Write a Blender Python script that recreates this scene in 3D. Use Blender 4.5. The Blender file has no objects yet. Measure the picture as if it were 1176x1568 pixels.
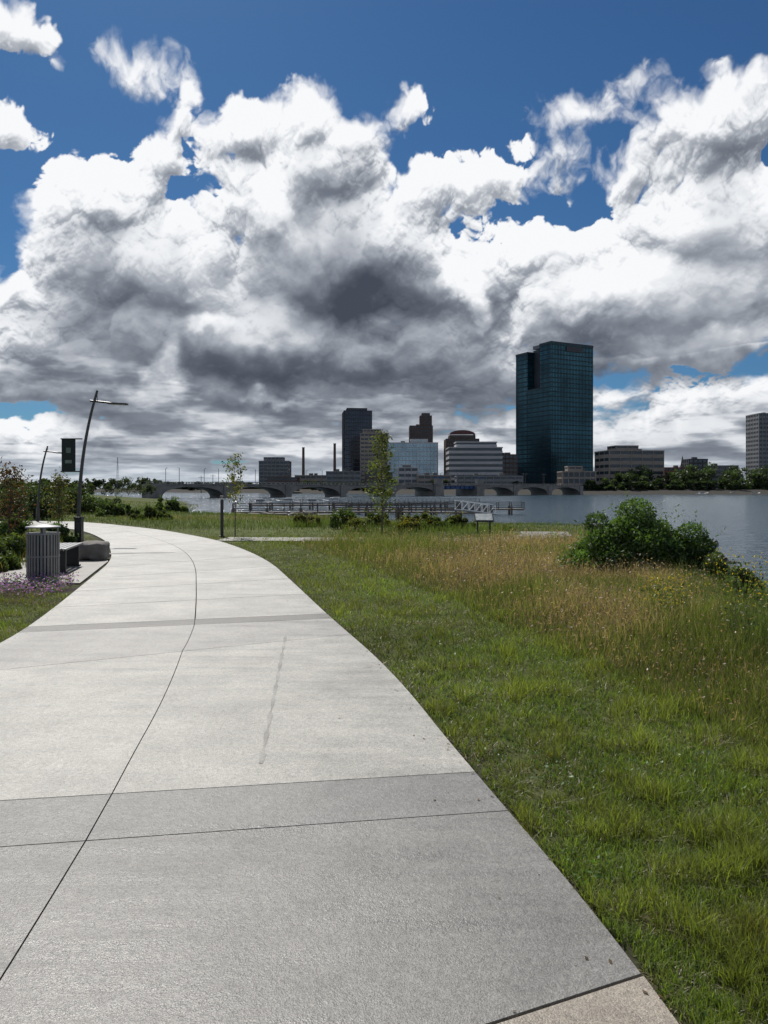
import bpy, math, random
import numpy as np
from mathutils import Vector, Matrix
random.seed(4); rng=np.random.default_rng(11)
F=1180.0; HZ=748.0; EYE=1.6; WL=-2.5
sc=bpy.context.scene
def gp(px,py,z=0.0):
    D=(EYE-z)*F/(py-HZ); return ((px-588)/F*D, D)
def X(px,D): return (px-588)/F*D
def Z(py,D): return EYE+(HZ-py)/F*D

# ---------------------------------------------------------------- materials
def newmat(name):
    m=bpy.data.materials.new(name); m.use_nodes=True
    nt=m.node_tree
    for n in list(nt.nodes): nt.nodes.remove(n)
    out=nt.nodes.new('ShaderNodeOutputMaterial')
    return m,nt,out
def pbr(name,col,rough=.7,metal=0.0,var=.15,scale=3.0,bump=0.0,bscale=20,spec=.5,attr=False,detail=4):
    m,nt,out=newmat(name); N=nt.nodes; L=nt.links
    p=N.new('ShaderNodeBsdfPrincipled')
    tc=N.new('ShaderNodeTexCoord')
    no=N.new('ShaderNodeTexNoise'); no.inputs['Scale'].default_value=scale; no.inputs['Detail'].default_value=detail
    L.new(tc.outputs['Object'],no.inputs['Vector'])
    mr=N.new('ShaderNodeMapRange'); mr.inputs['From Min'].default_value=.3; mr.inputs['From Max'].default_value=.7
    mr.inputs['To Min'].default_value=1-var; mr.inputs['To Max'].default_value=1+var
    L.new(no.outputs['Fac'],mr.inputs['Value'])
    vm=N.new('ShaderNodeVectorMath'); vm.operation='SCALE'
    if attr:
        a=N.new('ShaderNodeAttribute'); a.attribute_name='Col'
        L.new(a.outputs['Color'],vm.inputs[0])
    else: vm.inputs[0].default_value=col
    L.new(mr.outputs['Result'],vm.inputs['Scale'])
    L.new(vm.outputs['Vector'],p.inputs['Base Color'])
    p.inputs['Roughness'].default_value=rough; p.inputs['Metallic'].default_value=metal
    p.inputs['Specular IOR Level'].default_value=spec
    if bump>0:
        n2=N.new('ShaderNodeTexNoise'); n2.inputs['Scale'].default_value=bscale; n2.inputs['Detail'].default_value=4
        L.new(tc.outputs['Object'],n2.inputs['Vector'])
        b=N.new('ShaderNodeBump'); b.inputs['Strength'].default_value=bump; b.inputs['Distance'].default_value=.02
        L.new(n2.outputs['Fac'],b.inputs['Height']); L.new(b.outputs['Normal'],p.inputs['Normal'])
    L.new(p.outputs[0],out.inputs[0])
    return m
def leafmat(name,trans=.4,gloss=.06):
    m,nt,out=newmat(name); N=nt.nodes; L=nt.links
    a=N.new('ShaderNodeAttribute'); a.attribute_name='Col'
    d=N.new('ShaderNodeBsdfDiffuse'); t=N.new('ShaderNodeBsdfTranslucent'); g=N.new('ShaderNodeBsdfGlossy'); g.inputs['Roughness'].default_value=.5
    g.inputs['Color'].default_value=(.7,.7,.7,1)
    tm=N.new('ShaderNodeVectorMath'); tm.operation='MULTIPLY'; tm.inputs[1].default_value=(1.35,1.4,.7)
    L.new(a.outputs['Color'],d.inputs['Color']); L.new(a.outputs['Color'],tm.inputs[0]); L.new(tm.outputs[0],t.inputs['Color'])
    m1=N.new('ShaderNodeMixShader'); m1.inputs[0].default_value=trans; L.new(d.outputs[0],m1.inputs[1]); L.new(t.outputs[0],m1.inputs[2])
    m2=N.new('ShaderNodeMixShader'); m2.inputs[0].default_value=gloss; L.new(m1.outputs[0],m2.inputs[1]); L.new(g.outputs[0],m2.inputs[2])
    L.new(m2.outputs[0],out.inputs[0]); return m

M={}
M['grass']=leafmat('grass_blade',.45,.05)
M['leaf']=leafmat('leaf',.42,.05)
M['bark']=pbr('bark',(.10,.075,.055),.9,var=.3,scale=30,bump=.5,bscale=60)
M['black']=pbr('black_paint',(.02,.022,.024),.4,var=.1)
M['steel']=pbr('grey_steel',(.20,.205,.21),.4,.5,var=.1,scale=8)
M['dsteel']=pbr('bronze_steel',(.07,.07,.072),.45,.4,var=.15,scale=8)
M['banner']=pbr('banner_green',(.006,.018,.013),.6,var=.2,scale=4)
M['bannerw']=pbr('banner_mark',(.16,.22,.18),.6,var=.2)
M['signw']=pbr('sign_graphic',(.33,.36,.36),.5,var=.3,scale=9)
M['lens']=pbr('lamp_lens',(.6,.6,.58),.3)
M['wood']=pbr('weathered_wood',(.16,.13,.105),.8,var=.3,scale=12,bump=.3)
M['stone']=pbr('stone_rock',(.13,.12,.11),.85,var=.35,scale=4,bump=.6,bscale=9)
M['wetrock']=pbr('wet_riprap',(.06,.055,.05),.6,var=.4,scale=4,bump=.8,bscale=7)
M['white']=pbr('white_paint',(.75,.76,.77),.5,var=.06)
M['conc']=pbr('bridge_concrete',(.21,.205,.195),.85,var=.25,scale=.3,bump=.1)
M['blue']=pbr('blue_steel',(.02,.07,.2),.5,var=.15)

def slabmat():
    m,nt,out=newmat('path_concrete'); N=nt.nodes; L=nt.links
    p=N.new('ShaderNodeBsdfPrincipled'); tc=N.new('ShaderNodeTexCoord')
    a=N.new('ShaderNodeAttribute'); a.attribute_name='Col'
    def noise(s,d,sc3=None,rough=.6):
        n=N.new('ShaderNodeTexNoise'); n.inputs['Scale'].default_value=s; n.inputs['Detail'].default_value=d; n.inputs['Roughness'].default_value=rough
        if sc3:
            mp=N.new('ShaderNodeMapping'); mp.inputs['Scale'].default_value=sc3; mp.inputs['Rotation'].default_value=(0,0,-.15)
            L.new(tc.outputs['Object'],mp.inputs['Vector']); L.new(mp.outputs[0],n.inputs['Vector'])
        else: L.new(tc.outputs['Object'],n.inputs['Vector'])
        return n
    def rng_(src,a0,a1,b0,b1):
        r=N.new('ShaderNodeMapRange'); r.inputs['From Min'].default_value=a0; r.inputs['From Max'].default_value=a1; r.inputs['To Min'].default_value=b0; r.inputs['To Max'].default_value=b1
        L.new(src,r.inputs['Value']); return r.outputs['Result']
    n1=noise(1.3,6,rough=.7); n2=noise(210,1); n3=noise(1.0,5,(.8,6,1),.7); n4=noise(45,3,rough=.7)
    n5=noise(2.3,5,rough=.75)
    a1=rng_(n1.outputs['Fac'],.3,.7,.74,1.2); a2=rng_(n2.outputs['Fac'],.3,.7,.60,1.40); a3=rng_(n3.outputs['Fac'],.3,.7,.84,1.14); a4=rng_(n4.outputs['Fac'],.3,.7,.76,1.22)
    a5=rng_(n5.outputs['Fac'],.60,.72,1.0,.72)
    def mul(x,y):
        q=N.new('ShaderNodeMath'); q.operation='MULTIPLY'; L.new(x,q.inputs[0]); L.new(y,q.inputs[1]); return q.outputs[0]
    f=mul(mul(mul(a1,a2),mul(a3,a4)),a5)
    vm=N.new('ShaderNodeVectorMath'); vm.operation='SCALE'; L.new(a.outputs['Color'],vm.inputs[0]); L.new(f,vm.inputs['Scale'])
    L.new(vm.outputs[0],p.inputs['Base Color'])
    L.new(rng_(n3.outputs['Fac'],.3,.7,.34,.60),p.inputs['Roughness'])
    b=N.new('ShaderNodeBump'); b.inputs['Strength'].default_value=.5; b.inputs['Distance'].default_value=.004
    L.new(n2.outputs['Fac'],b.inputs['Height'])
    b2=N.new('ShaderNodeBump'); b2.inputs['Strength'].default_value=.3; b2.inputs['Distance'].default_value=.01
    L.new(n4.outputs['Fac'],b2.inputs['Height']); L.new(b.outputs[0],b2.inputs['Normal'])
    L.new(b2.outputs[0],p.inputs['Normal'])
    L.new(p.outputs[0],out.inputs[0]); return m
M['slab']=slabmat()
M['ground']=pbr('ground_soil_grass',(1,1,1),.95,var=.35,scale=2.5,bump=.6,bscale=14,spec=.1,attr=True,detail=6)

def watermat():
    m,nt,out=newmat('river_water'); N=nt.nodes; L=nt.links
    p=N.new('ShaderNodeBsdfPrincipled'); tc=N.new('ShaderNodeTexCoord')
    p.inputs['Base Color'].default_value=(.045,.075,.10,1); p.inputs['Roughness'].default_value=.15; p.inputs['IOR'].default_value=1.33
    mp=N.new('ShaderNodeMapping'); mp.inputs['Scale'].default_value=(.5,1,1); L.new(tc.outputs['Object'],mp.inputs['Vector'])
    a=N.new('ShaderNodeTexNoise'); a.inputs['Scale'].default_value=1.1; a.inputs['Detail'].default_value=5; a.inputs['Distortion'].default_value=.5
    L.new(mp.outputs[0],a.inputs['Vector'])
    b=N.new('ShaderNodeBump'); b.inputs['Strength'].default_value=1; b.inputs['Distance'].default_value=.42
    L.new(a.outputs['Fac'],b.inputs['Height']); L.new(b.outputs[0],p.inputs['Normal'])
    L.new(p.outputs[0],out.inputs[0]); return m
M['water']=watermat()

# ---------------------------------------------------------------- mesh builder
class MB:
    def __init__(s): s.v=[]; s.f=[]; s.m=[]
    def box(s,c,d,mat=0,rz=0.0,rx=0.0,ry=0.0,taper=1.0):
        R=Matrix.Rotation(rz,3,'Z')@Matrix.Rotation(ry,3,'Y')@Matrix.Rotation(rx,3,'X')
        b=len(s.v)
        for z in(-.5,.5):
            t=taper if z>0 else 1
            for x,y in((-.5,-.5),(.5,-.5),(.5,.5),(-.5,.5)):
                s.v.append(tuple(Vector(c)+R@Vector((x*d[0]*t,y*d[1]*t,z*d[2]))))
        for q in((3,2,1,0),(4,5,6,7),(0,1,5,4),(1,2,6,5),(2,3,7,6),(3,0,4,7)):
            s.f.append(tuple(b+i for i in q)); s.m.append(mat)
    def tube(s,pts,rad,n=8,mat=0,cap=True):
        b=len(s.v); P=[Vector(p) for p in pts]
        for i,p in enumerate(P):
            t=(P[min(i+1,len(P)-1)]-P[max(i-1,0)]).normalized()
            a=t.cross(Vector((0,0,1)) if abs(t.z)<.9 else Vector((0,1,0))).normalized(); c=t.cross(a)
            r=rad[i] if hasattr(rad,'__len__') else rad
            for k in range(n):
                w=2*math.pi*k/n; s.v.append(tuple(p+(a*math.cos(w)+c*math.sin(w))*r))
        for i in range(len(P)-1):
            for k in range(n):
                s.f.append((b+i*n+k,b+i*n+(k+1)%n,b+(i+1)*n+(k+1)%n,b+(i+1)*n+k)); s.m.append(mat)
        if cap:
            s.f.append(tuple(b+k for k in range(n))[::-1]); s.m.append(mat)
            s.f.append(tuple(b+(len(P)-1)*n+k for k in range(n))); s.m.append(mat)
    def poly(s,pts,mat=0):
        b=len(s.v); s.v+= [tuple(p) for p in pts]; s.f.append(tuple(range(b,b+len(pts)))); s.m.append(mat)
    def obj(s,name,mats,loc=(0,0,0),rz=0,parent=None,bevel=0,smooth=False,col=None):
        me=bpy.data.meshes.new(name); me.from_pydata(s.v,[],s.f)
        for q in mats: me.materials.append(q)
        me.polygons.foreach_set('material_index',s.m)
        if smooth: me.polygons.foreach_set('use_smooth',[True]*len(s.f))
        if col is not None:
            at=me.color_attributes.new('Col','FLOAT_COLOR','POINT')
            at.data.foreach_set('color',np.hstack([np.array(col,float),np.ones((len(col),1))]).ravel())
        me.update()
        o=bpy.data.objects.new(name,me); sc.collection.objects.link(o)
        o.location=loc; o.rotation_euler=(0,0,rz)
        if parent: o.parent=parent
        if bevel:
            b=o.modifiers.new('bevel','BEVEL'); b.width=bevel; b.segments=2
        return o
def fastmesh(name,V,nper,pat,starts,col,mat,parent=None,loc=None):
    N=V.shape[0]; me=bpy.data.meshes.new(name)
    me.vertices.add(N*nper); me.vertices.foreach_set('co',V.astype(np.float32).ravel())
    pat=np.array(pat); idx=(np.arange(N)[:,None]*nper+pat[None]).ravel()
    me.loops.add(len(idx)); me.loops.foreach_set('vertex_index',idx.astype(np.int32))
    st=(np.arange(N)[:,None]*len(pat)+np.array(starts)[None]).ravel()
    me.polygons.add(len(st)); me.polygons.foreach_set('loop_start',st.astype(np.int32))
    me.update(calc_edges=True)
    at=me.color_attributes.new('Col','FLOAT_COLOR','POINT')
    C=np.ones((N,nper,4)); C[...,:3]=col if col.ndim==3 else col[:,None,:]
    at.data.foreach_set('color',C.ravel())
    me.materials.append(mat)
    o=bpy.data.objects.new(name,me); sc.collection.objects.link(o)
    if parent: o.parent=parent
    return o
def blades(name,P,h,w,lean,col,mat=None,parent=None):
    N=len(P); a=rng.uniform(0,2*np.pi,N); S=np.stack([np.cos(a),np.sin(a),np.zeros(N)],1)*w[:,None]*.5
    b=rng.uniform(0,2*np.pi,N); Lv=np.stack([np.cos(b),np.sin(b),np.zeros(N)],1)*(lean*h)[:,None]
    up=np.zeros((N,3)); up[:,2]=h*np.sqrt(np.clip(1-lean**2,.05,1))
    V=np.stack([P-S,P+S,P+up*.6+Lv*.35-S*.8,P+up*.6+Lv*.35+S*.8,P+up+Lv],1)
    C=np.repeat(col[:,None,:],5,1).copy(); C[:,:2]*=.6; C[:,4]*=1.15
    return fastmesh(name,V,5,[0,1,3,2,2,3,4],[0,4],C,mat or M['grass'],parent)
def leaves(name,P,s,col,mat=None,parent=None,flat=0.0):
    N=len(P); n=rng.normal(size=(N,3)); n[:,2]+=flat; n/=np.linalg.norm(n,axis=1)[:,None]
    t=rng.normal(size=(N,3)); a=np.cross(n,t); a/=np.linalg.norm(a,axis=1)[:,None]; b=np.cross(n,a)
    s=s[:,None]
    V=np.stack([P-a*s,P-b*s*.45+a*s*.1,P+a*s,P+b*s*.45+a*s*.1],1)
    return fastmesh(name,V,4,[0,1,2,3],[0],col,mat or M['leaf'],parent)
def empty(name,loc=(0,0,0)):
    o=bpy.data.objects.new(name,None); sc.collection.objects.link(o); o.location=loc; return o
def hsh(i,j,seed):
    v=np.sin(i*127.1+j*311.7+seed*74.7)*43758.5453; return v-np.floor(v)
def vnoise(x,y,s,seed=0):
    x=np.asarray(x)*s; y=np.asarray(y)*s
    xi=np.floor(x); yi=np.floor(y); fx=x-xi; fy=y-yi
    fx=fx*fx*(3-2*fx); fy=fy*fy*(3-2*fy)
    return (hsh(xi,yi,seed)*(1-fx)+hsh(xi+1,yi,seed)*fx)*(1-fy)+(hsh(xi,yi+1,seed)*(1-fx)+hsh(xi+1,yi+1,seed)*fx)*fy
def fbm(x,y,s,seed=0,octv=3):
    r=0;a=1;t=0;c_,s_=.8,.6
    for k in range(octv):
        r=r+a*vnoise(x+k*3.3,y-k*1.7,s*2.07**k,seed+k); t+=a; a*=.5; x,y=c_*x-s_*y,s_*x+c_*y
    return r/t

# ---------------------------------------------------------------- terrain
NEAR=np.array([(8.5,-80),(8.5,0),(9.2,8),(10.4,14),(12.6,24),(18,47),(25,75),(26,90),(16,92),(0,90),(-20,88),(-30,120),(-42,180),(-60,250),(-85,310),(-110,345),(-180,380),(-400,470),(-1500,900),(-6000,2500),(-6000,-80)],float)
FAR=np.array([(100,500),(130,520),(250,535),(600,560),(1500,640),(7000,1000),(7000,9500),(-7000,9500),(-7000,3200),(-1500,1400),(-300,900),(-100,680),(40,540)],float)
def sdist(x,y,P):
    x=np.asarray(x,float); y=np.asarray(y,float)
    d=np.full(x.shape,1e18); ins=np.zeros(x.shape,bool)
    for i in range(len(P)):
        a=P[i]; b=P[(i+1)%len(P)]; e=b-a
        t=np.clip(((x-a[0])*e[0]+(y-a[1])*e[1])/(e@e),0,1)
        d=np.minimum(d,(x-a[0]-t*e[0])**2+(y-a[1]-t*e[1])**2)
        c=((a[1]>y)!=(b[1]>y)) & (x<(b[0]-a[0])*(y-a[1])/(b[1]-a[1]+1e-12)+a[0]); ins^=c
    d=np.sqrt(d); return np.where(ins,d,-d)
def ss(t): t=np.clip(t,0,1); return t*t*(3-2*t)
def height(x,y):
    x=np.asarray(x,float); y=np.asarray(y,float)
    d=sdist(x,y,NEAR)+(fbm(x,y,.5,77)-.5)*1.2*(y<70); W=5.6+np.clip((y-26)/40,0,1)*42
    zn=np.where(d>0,-2.55+2.53*ss(d/W),-2.55-np.clip(-d*.3,0,1))
    f=sdist(x,y,FAR); zf=np.where(f>0,-2.5+3.5*ss(f/8),-3.6)
    z=np.maximum(zn,zf)
    far=np.clip((y-30)/30,0,1)*(d>3)
    z=z+far*(fbm(x,y,.09,3)-.5)*.4
    return z
RD=np.array([-4,0,2.30,2.54,3.80,4.32,6.58,8.39,9.63,11.5,13.8,16.6,20.1,23.9,29.5,34.3,37,40,41,43]);
RX=np.array([1.3,1.1,.882,.85,.62,.50,.10,-.36,-.70,-1.15,-1.73,-2.43,-3.63,-5.2,-8.45,-12.2,-14.7,-25,-40,-70])
LD=np.array([-4,0,2.3,4,7.8,9.35,12.7,16.9,19.5,23,27.4,30.5,32.5,34.5,35.5,37.5])
LX=np.array([-3.3,-3.45,-3.55,-3.65,-3.89,-4.18,-4.97,-5.97,-6.9,-8.25,-10.4,-12.3,-14.5,-25,-40,-70])
def smi(y,a,b):
    y=np.asarray(y,float); k=np.where(y<31,np.clip(.5+.1*np.abs(y-2),.4,1.5),.05); r=0
    for q in np.linspace(-1,1,7): r=r+np.interp(y+q*k,a,b)
    return r/7
TD=np.linspace(-4,43,1900); TR=smi(TD,RD,RX); TL=smi(TD,LD,LX)
def Rx(y): return np.interp(y,TD,TR)
def Lx(y): return np.interp(y,TD,TL)
BY=np.array([-5,2,4.18,5.86,7.5,10.7,13.8,18,22.5]); BX=np.array([3.4,2.9,2.45,2.1,1.8,1.1,.2,-1.2,-2.8])
def border(y): return np.interp(y,BY,BX)
xs=np.unique(np.concatenate([np.linspace(-20,30,160),-20-np.geomspace(.5,6500,60),30+np.geomspace(.5,6500,60)]))
ys=np.unique(np.concatenate([np.linspace(-6,60,200),-6-np.geomspace(.5,70,12),60+np.geomspace(1,9000,110)]))
GX,GY=np.meshgrid(xs,ys); GZ=height(GX,GY)
nx,ny=len(xs),len(ys)
def gridmesh(name,V,nx,ny):
    I=np.arange(nx*ny).reshape(ny,nx)
    Q=np.stack([I[:-1,:-1],I[:-1,1:],I[1:,1:],I[1:,:-1]],-1).reshape(-1,4)
    me=bpy.data.meshes.new(name); me.vertices.add(len(V)); me.vertices.foreach_set('co',V.astype(np.float32).ravel())
    me.loops.add(Q.size); me.loops.foreach_set('vertex_index',Q.ravel().astype(np.int32))
    me.polygons.add(len(Q)); me.polygons.foreach_set('loop_start',(np.arange(len(Q))*4).astype(np.int32))
    me.update(calc_edges=True); me.polygons.foreach_set('use_smooth',np.ones(len(Q),bool)); return me
V=np.stack([GX,GY,GZ],-1).reshape(-1,3); me=gridmesh('ground',V,nx,ny)
x=V[:,0]; y=V[:,1]; n=fbm(x,y,.35,5)
C=np.zeros((len(V),3)); C[:]=(.065,.075,.027)
pr=(x>border(y))&(y>2)&(y<23)
C[pr]=(.09,.085,.04)
C[y>26]=(.075,.09,.03)
C=C*(.7+.6*n[:,None])
d=sdist(x,y,NEAR); C[(d<1.8)]=(.05,.047,.042)
onp=(x>Lx(y)-.1)&(x<Rx(y)+.05); C[onp]=(.03,.026,.022)
bed=(y>10.8)&(y<24)&(x<Lx(y)-.3)&(x>-14)&(y>10.8+(x+5)*-.1); C[bed]=(.045,.03,.022)
at=me.color_attributes.new('Col','FLOAT_COLOR','POINT'); at.data.foreach_set('color',np.hstack([C,np.ones((len(C),1))]).ravel())
me.materials.append(M['ground']); g=bpy.data.objects.new('ground',me); sc.collection.objects.link(g)
mb=MB(); mb.poly([(-7000,-80,WL),(7000,-80,WL),(7000,6000,WL),(-7000,6000,WL)]); mb.obj('river_water',[M['water']])

# ---------------------------------------------------------------- path
path=empty('concrete_path')
J=[(-3.5,-2.2),(.62,2.52),(3.1,3.80),(3.65,4.32),(6.5,8.40),(8.5,9.42),(8.85,9.78),(10.3,11.6),(11.9,13.6),(13.6,15.8),(15.5,18.2),(17.8,21),(20.3,24),(23.2,27),(26.5,30),(29.5,33),(32,37),(34,39.5),(35.3,41),(37,43)]
tones=[(.27,.235,.19),(.165,.16,.15),(.15,.147,.14),(.31,.30,.27),(.28,.27,.25),(.10,.095,.085),(.33,.32,.29)]
mb=MB(); col=[]
def strip(sa,sb,j0,j1,tone,zt=.012,gap=.008):
    (l0,r0),(l1,r1)=j0,j1
    nseg=max(2,int((l1-l0+r1-r0)/.35)); ring=[]
    for i in range(nseg+1):
        t=i/nseg; dl=l0+(l1-l0)*t; dr=r0+(r1-r0)*t
        Lp=Vector((float(Lx(dl)),dl,0)); Rp=Vector((float(Rx(dr)),dr,0))
        wv=(Rp-Lp); w=wv.length
        e=(gap*.6 if i==0 else (-gap*.6 if i==nseg else 0))
        nrm=Vector((-wv.y,wv.x,0)).normalized()*e
        a=Lp+wv*(sa+(gap*.5/w if sa>0 else 0))+nrm; b=Lp+wv*(sb-(gap*.5/w if sb<1 else 0))+nrm
        ring.append((a,b))
    b0=len(mb.v)
    for a,b in ring:
        mb.v+= [(a.x,a.y,-.04),(a.x,a.y,zt),(b.x,b.y,zt),(b.x,b.y,-.04)]; col.extend([tone]*4)
    for i in range(nseg):
        o=b0+i*4
        for k in range(3):
            mb.f.append((o+k,o+k+4,o+k+5,o+k+1)); mb.m.append(0)
    mb.f.append((b0,b0+1,b0+2,b0+3)); mb.m.append(0)
    o=b0+nseg*4; mb.f.append((o+3,o+2,o+1,o)); mb.m.append(0)
for i in range(len(J)-1):
    k_=random.uniform(.82,1.08); tn=tones[i] if i<len(tones) else tuple(v*k_ for v in (.34,.33,.30))
    gap=.016 if i in(0,) else (.007 if i<6 else .014)
    for sa,sb in((0,.535),(.535,1)):
        f=random.uniform(.94,1.06); strip(sa,sb,J[i],J[i+1],tuple(v*f for v in tn),gap=gap)
mb.obj('slabs',[M['slab']],parent=path,col=col)
mb=MB(); col=[]
for i in range(30):
    t=i/29; a=-.71-.35*t; b=4.45+3.85*t; w=.010+.007*math.sin(i*2.1)+.004*random.random(); mb.v+=[(a-w,b,.0145),(a+w,b,.0145)]; q_=.20+.05*math.sin(i*1.3); col+=[(q_,q_*.97,q_*.87)]*2
for i in range(29): mb.f.append((2*i,2*i+1,2*i+3,2*i+2)); mb.m.append(0)
# dark damp patch by bench
pt=[]
for k in range(22):
    a=2*math.pi*k/22; r=1+.25*math.sin(3*a+1)+.12*math.sin(7*a); pt.append((-6.15+.75*r*math.cos(a)+.1*math.sin(a),18.9+.22*r*math.sin(a)+.16*math.cos(a),.0145))
b=len(mb.v); mb.v+=pt; mb.f.append(tuple(range(b,b+22))); mb.m.append(0); col+=[(.09,.088,.08)]*22
mb.obj('joint_stain',[M['slab']],parent=path,col=col)
mb=MB(); col=[]
def ribbon(c,w,tone,z=.008):
    b=len(mb.v)
    for i,(a,q) in enumerate(c):
        a2=c[min(i+1,len(c)-1)]; a1=c[max(i-1,0)]; t=Vector((a2[0]-a1[0],a2[1]-a1[1],0)).normalized(); nn=Vector((-t.y,t.x,0))*w*.5
        for zz,sg in((-.1,1),(z,1),(z,-1),(-.1,-1)): mb.v.append((a+nn.x*sg,q+nn.y*sg,zz)); col.append(tone)
    for i in range(len(c)-1):
        for k in range(3): o=b+4*i+k; mb.f.append((o,o+1,o+5,o+4)); mb.m.append(0)
ribbon([(-5.1,24.4),(-3,24.3),(-1,24.1),(1,23.9),(3,24),(4.6,24.8),(5.6,26.4),(5.9,28.5)],1.7,(.19,.175,.15))
mb.obj('side_walkway',[M['slab']],col=col)
mb=MB(); col=[]
mb.poly([(-7.9,13.2,.006),(-5.13,13.0,.006),(-6.05,16.9,.006),(-6.9,19.0,.006),(-8.9,19,.006)]); 
mb.obj('bench_pad',[M['slab']],col=[(.22,.21,.19)]*5)

# ---------------------------------------------------------------- grass
def wedge(n,d0,d1,u0,u1):
    D=d0*(d1/d0)**rng.random(n); u=rng.uniform(u0,u1,n); return u*D,D
def pts(x,y): return np.stack([x,y,height(x,y)],1)
x,y=wedge(600000,1.9,26,-.72,.75)
right=(x>Rx(y)+.01+.03*fbm(x,y,6,9))&(x<border(y)+.15); left=(x<Lx(y)-.02)&(y<11.4+fbm(x,y,1,2)*.5)
gapn=fbm(x,y,9,55); k=(right|left)&~((gapn<.34)&(rng.random(len(x))<.75)); x=x[k];y=y[k]
dd=np.sqrt(y/4); n=fbm(x,y,1.2,1); n2=fbm(x,y,5,4); n3=fbm(x,y,.5,17); tuft=fbm(x,y,11,91)
h=(.022+.035*n+.035*rng.random(len(x)))*(1+.35*np.clip((x-Rx(y))/1.5,0,1))*(.7+.9*(n2>.6)+.9*np.clip(tuft-.45,0,1))
w=.0036*dd*rng.uniform(.6,1.7,len(x)); lean=rng.uniform(.15,.92,len(x))
c=np.array([(.135,.19,.036)])*(.6+.8*n[:,None])*rng.uniform(.5,1.4,(len(x),1))
c=c+np.array([(.10,.05,.01)])*np.clip(n2-.42,0,1)[:,None]*1.6
c=c*(.7+.6*n3[:,None])
dry=rng.random(len(x))<.10+.30*np.clip(fbm(x,y,2.4,8)-.42,0,1)*3; c[dry]=np.array((.37,.32,.20))*rng.uniform(.5,1.1,(dry.sum(),1)); lean[dry]=.95; 
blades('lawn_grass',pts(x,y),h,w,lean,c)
x,y=wedge(9000,2.0,16,.05,.7); cl=fbm(x,y,1.6,21); k=(x>Rx(y)+.03)&(cl>.62); x=x[k];y=y[k]
P=pts(x,y); P[:,2]+=rng.uniform(.02,.06,len(x))
leaves('clover_patch',P,rng.uniform(.009,.016,len(x))*np.sqrt(y/4),np.array([(.06,.14,.025)])*rng.uniform(.7,1.4,(len(x),1)),flat=2,mat=M['grass'])
x,y=wedge(300,4,20,.05,.7); k=(x>Rx(y)+.1)&(fbm(x,y,.8,31)>.5); x=x[k];y=y[k]; P=pts(x,y); P[:,2]+=rng.uniform(.06,.1,len(x))+.2*(x>border(y))
leaves('white_clover_flower',P,np.full(len(x),.006)*np.sqrt(y/4),np.full((len(x),3),.4),flat=2)
# fallen leaf litter at path edges
y=rng.uniform(2,16,260); sd_=rng.random(260)<.7; off_=rng.exponential(.12,260); x=np.where(sd_,Rx(y)-off_+.03,Lx(y)+off_)
P=np.stack([x,y,np.full(260,.016)],1); leaves('leaf_litter',P,rng.uniform(.006,.014,260),np.array([(.12,.08,.04)])*rng.uniform(.5,1.5,(260,1)),flat=5)
# prairie
x,y=wedge(300000,3.2,24,-.2,.8)
k=(x>border(y)+.25*(fbm(x,y,2,6)-.5))&(x<9.8)&(y<23.1); x=x[k];y=y[k]
b=np.clip((x-border(y))/1.2,.12,1); n=fbm(x,y,.9,12); n2=fbm(x,y,.45,14)
near=np.clip((y-4)/4,0,1)
h=(.09+.25*b*near)*(.55+.8*n)*rng.uniform(.55,1.3,len(x))
w=.0034*np.sqrt(y/4)*rng.uniform(.7,1.4,len(x)); lean=rng.uniform(.05,.6,len(x))
tan=np.clip((n2-.38)*4.5,0,1)*b*near
isT=rng.random(len(x))<tan*.68+.12
c=np.where(isT[:,None],np.array([(.34,.255,.165)]),np.array([(.125,.155,.036)]))*rng.uniform(.5,1.35,(len(x),1))*(.65+.7*n[:,None])
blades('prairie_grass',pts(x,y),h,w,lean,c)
m=rng.random(len(x))<.36; xs_,ys_=x[m&isT],y[m&isT]; P=pts(xs_,ys_); P[:,2]+=(h[m&isT])*rng.uniform(.7,1.15,len(xs_))
leaves('prairie_seed_heads',P,rng.uniform(.008,.019,len(xs_))*np.sqrt(ys_/6),np.array([(.33,.225,.17)])*rng.uniform(.6,1.2,(len(xs_),1)))
# far meadow
x,y=wedge(150000,22.5,200,-.75,.5)
d=sdist(x,y,NEAR); offp=~((x>Lx(y)-.3)&(x<Rx(y)+.3)&(y<44)); wk=(abs(y-24.1)<1.0)&(x>-5.2)&(x<6.2); wk2=(x>4.3)&(x<6.9)&(y<29)&(y>24)
lawnz=(x<-1.5)&(y<30)
k=(d>1)&offp&~wk&~wk2; x=x[k];y=y[k];lawnz=lawnz[k]
n=fbm(x,y,.25,41); n2=fbm(x,y,.12,44)
h=np.where(lawnz,.07,(.15+.3*n))*rng.uniform(.6,1.3,len(x)); h=np.where((x<-4)&(y<60),h*.6,h)
w=.012*(y/24)**.9*rng.uniform(.7,1.3,len(x)); lean=rng.uniform(.05,.6,len(x))
c=np.array([(.10,.14,.032)])*(.45+1.0*n[:,None])*rng.uniform(.6,1.3,(len(x),1))
tn=(rng.random(len(x))<np.clip((n2-.5)*4,0,.5)); c[tn]=np.array((.26,.21,.12))*rng.uniform(.6,1.2,(tn.sum(),1))
blades('meadow_grass',pts(x,y),h,w,lean,c)

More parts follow.
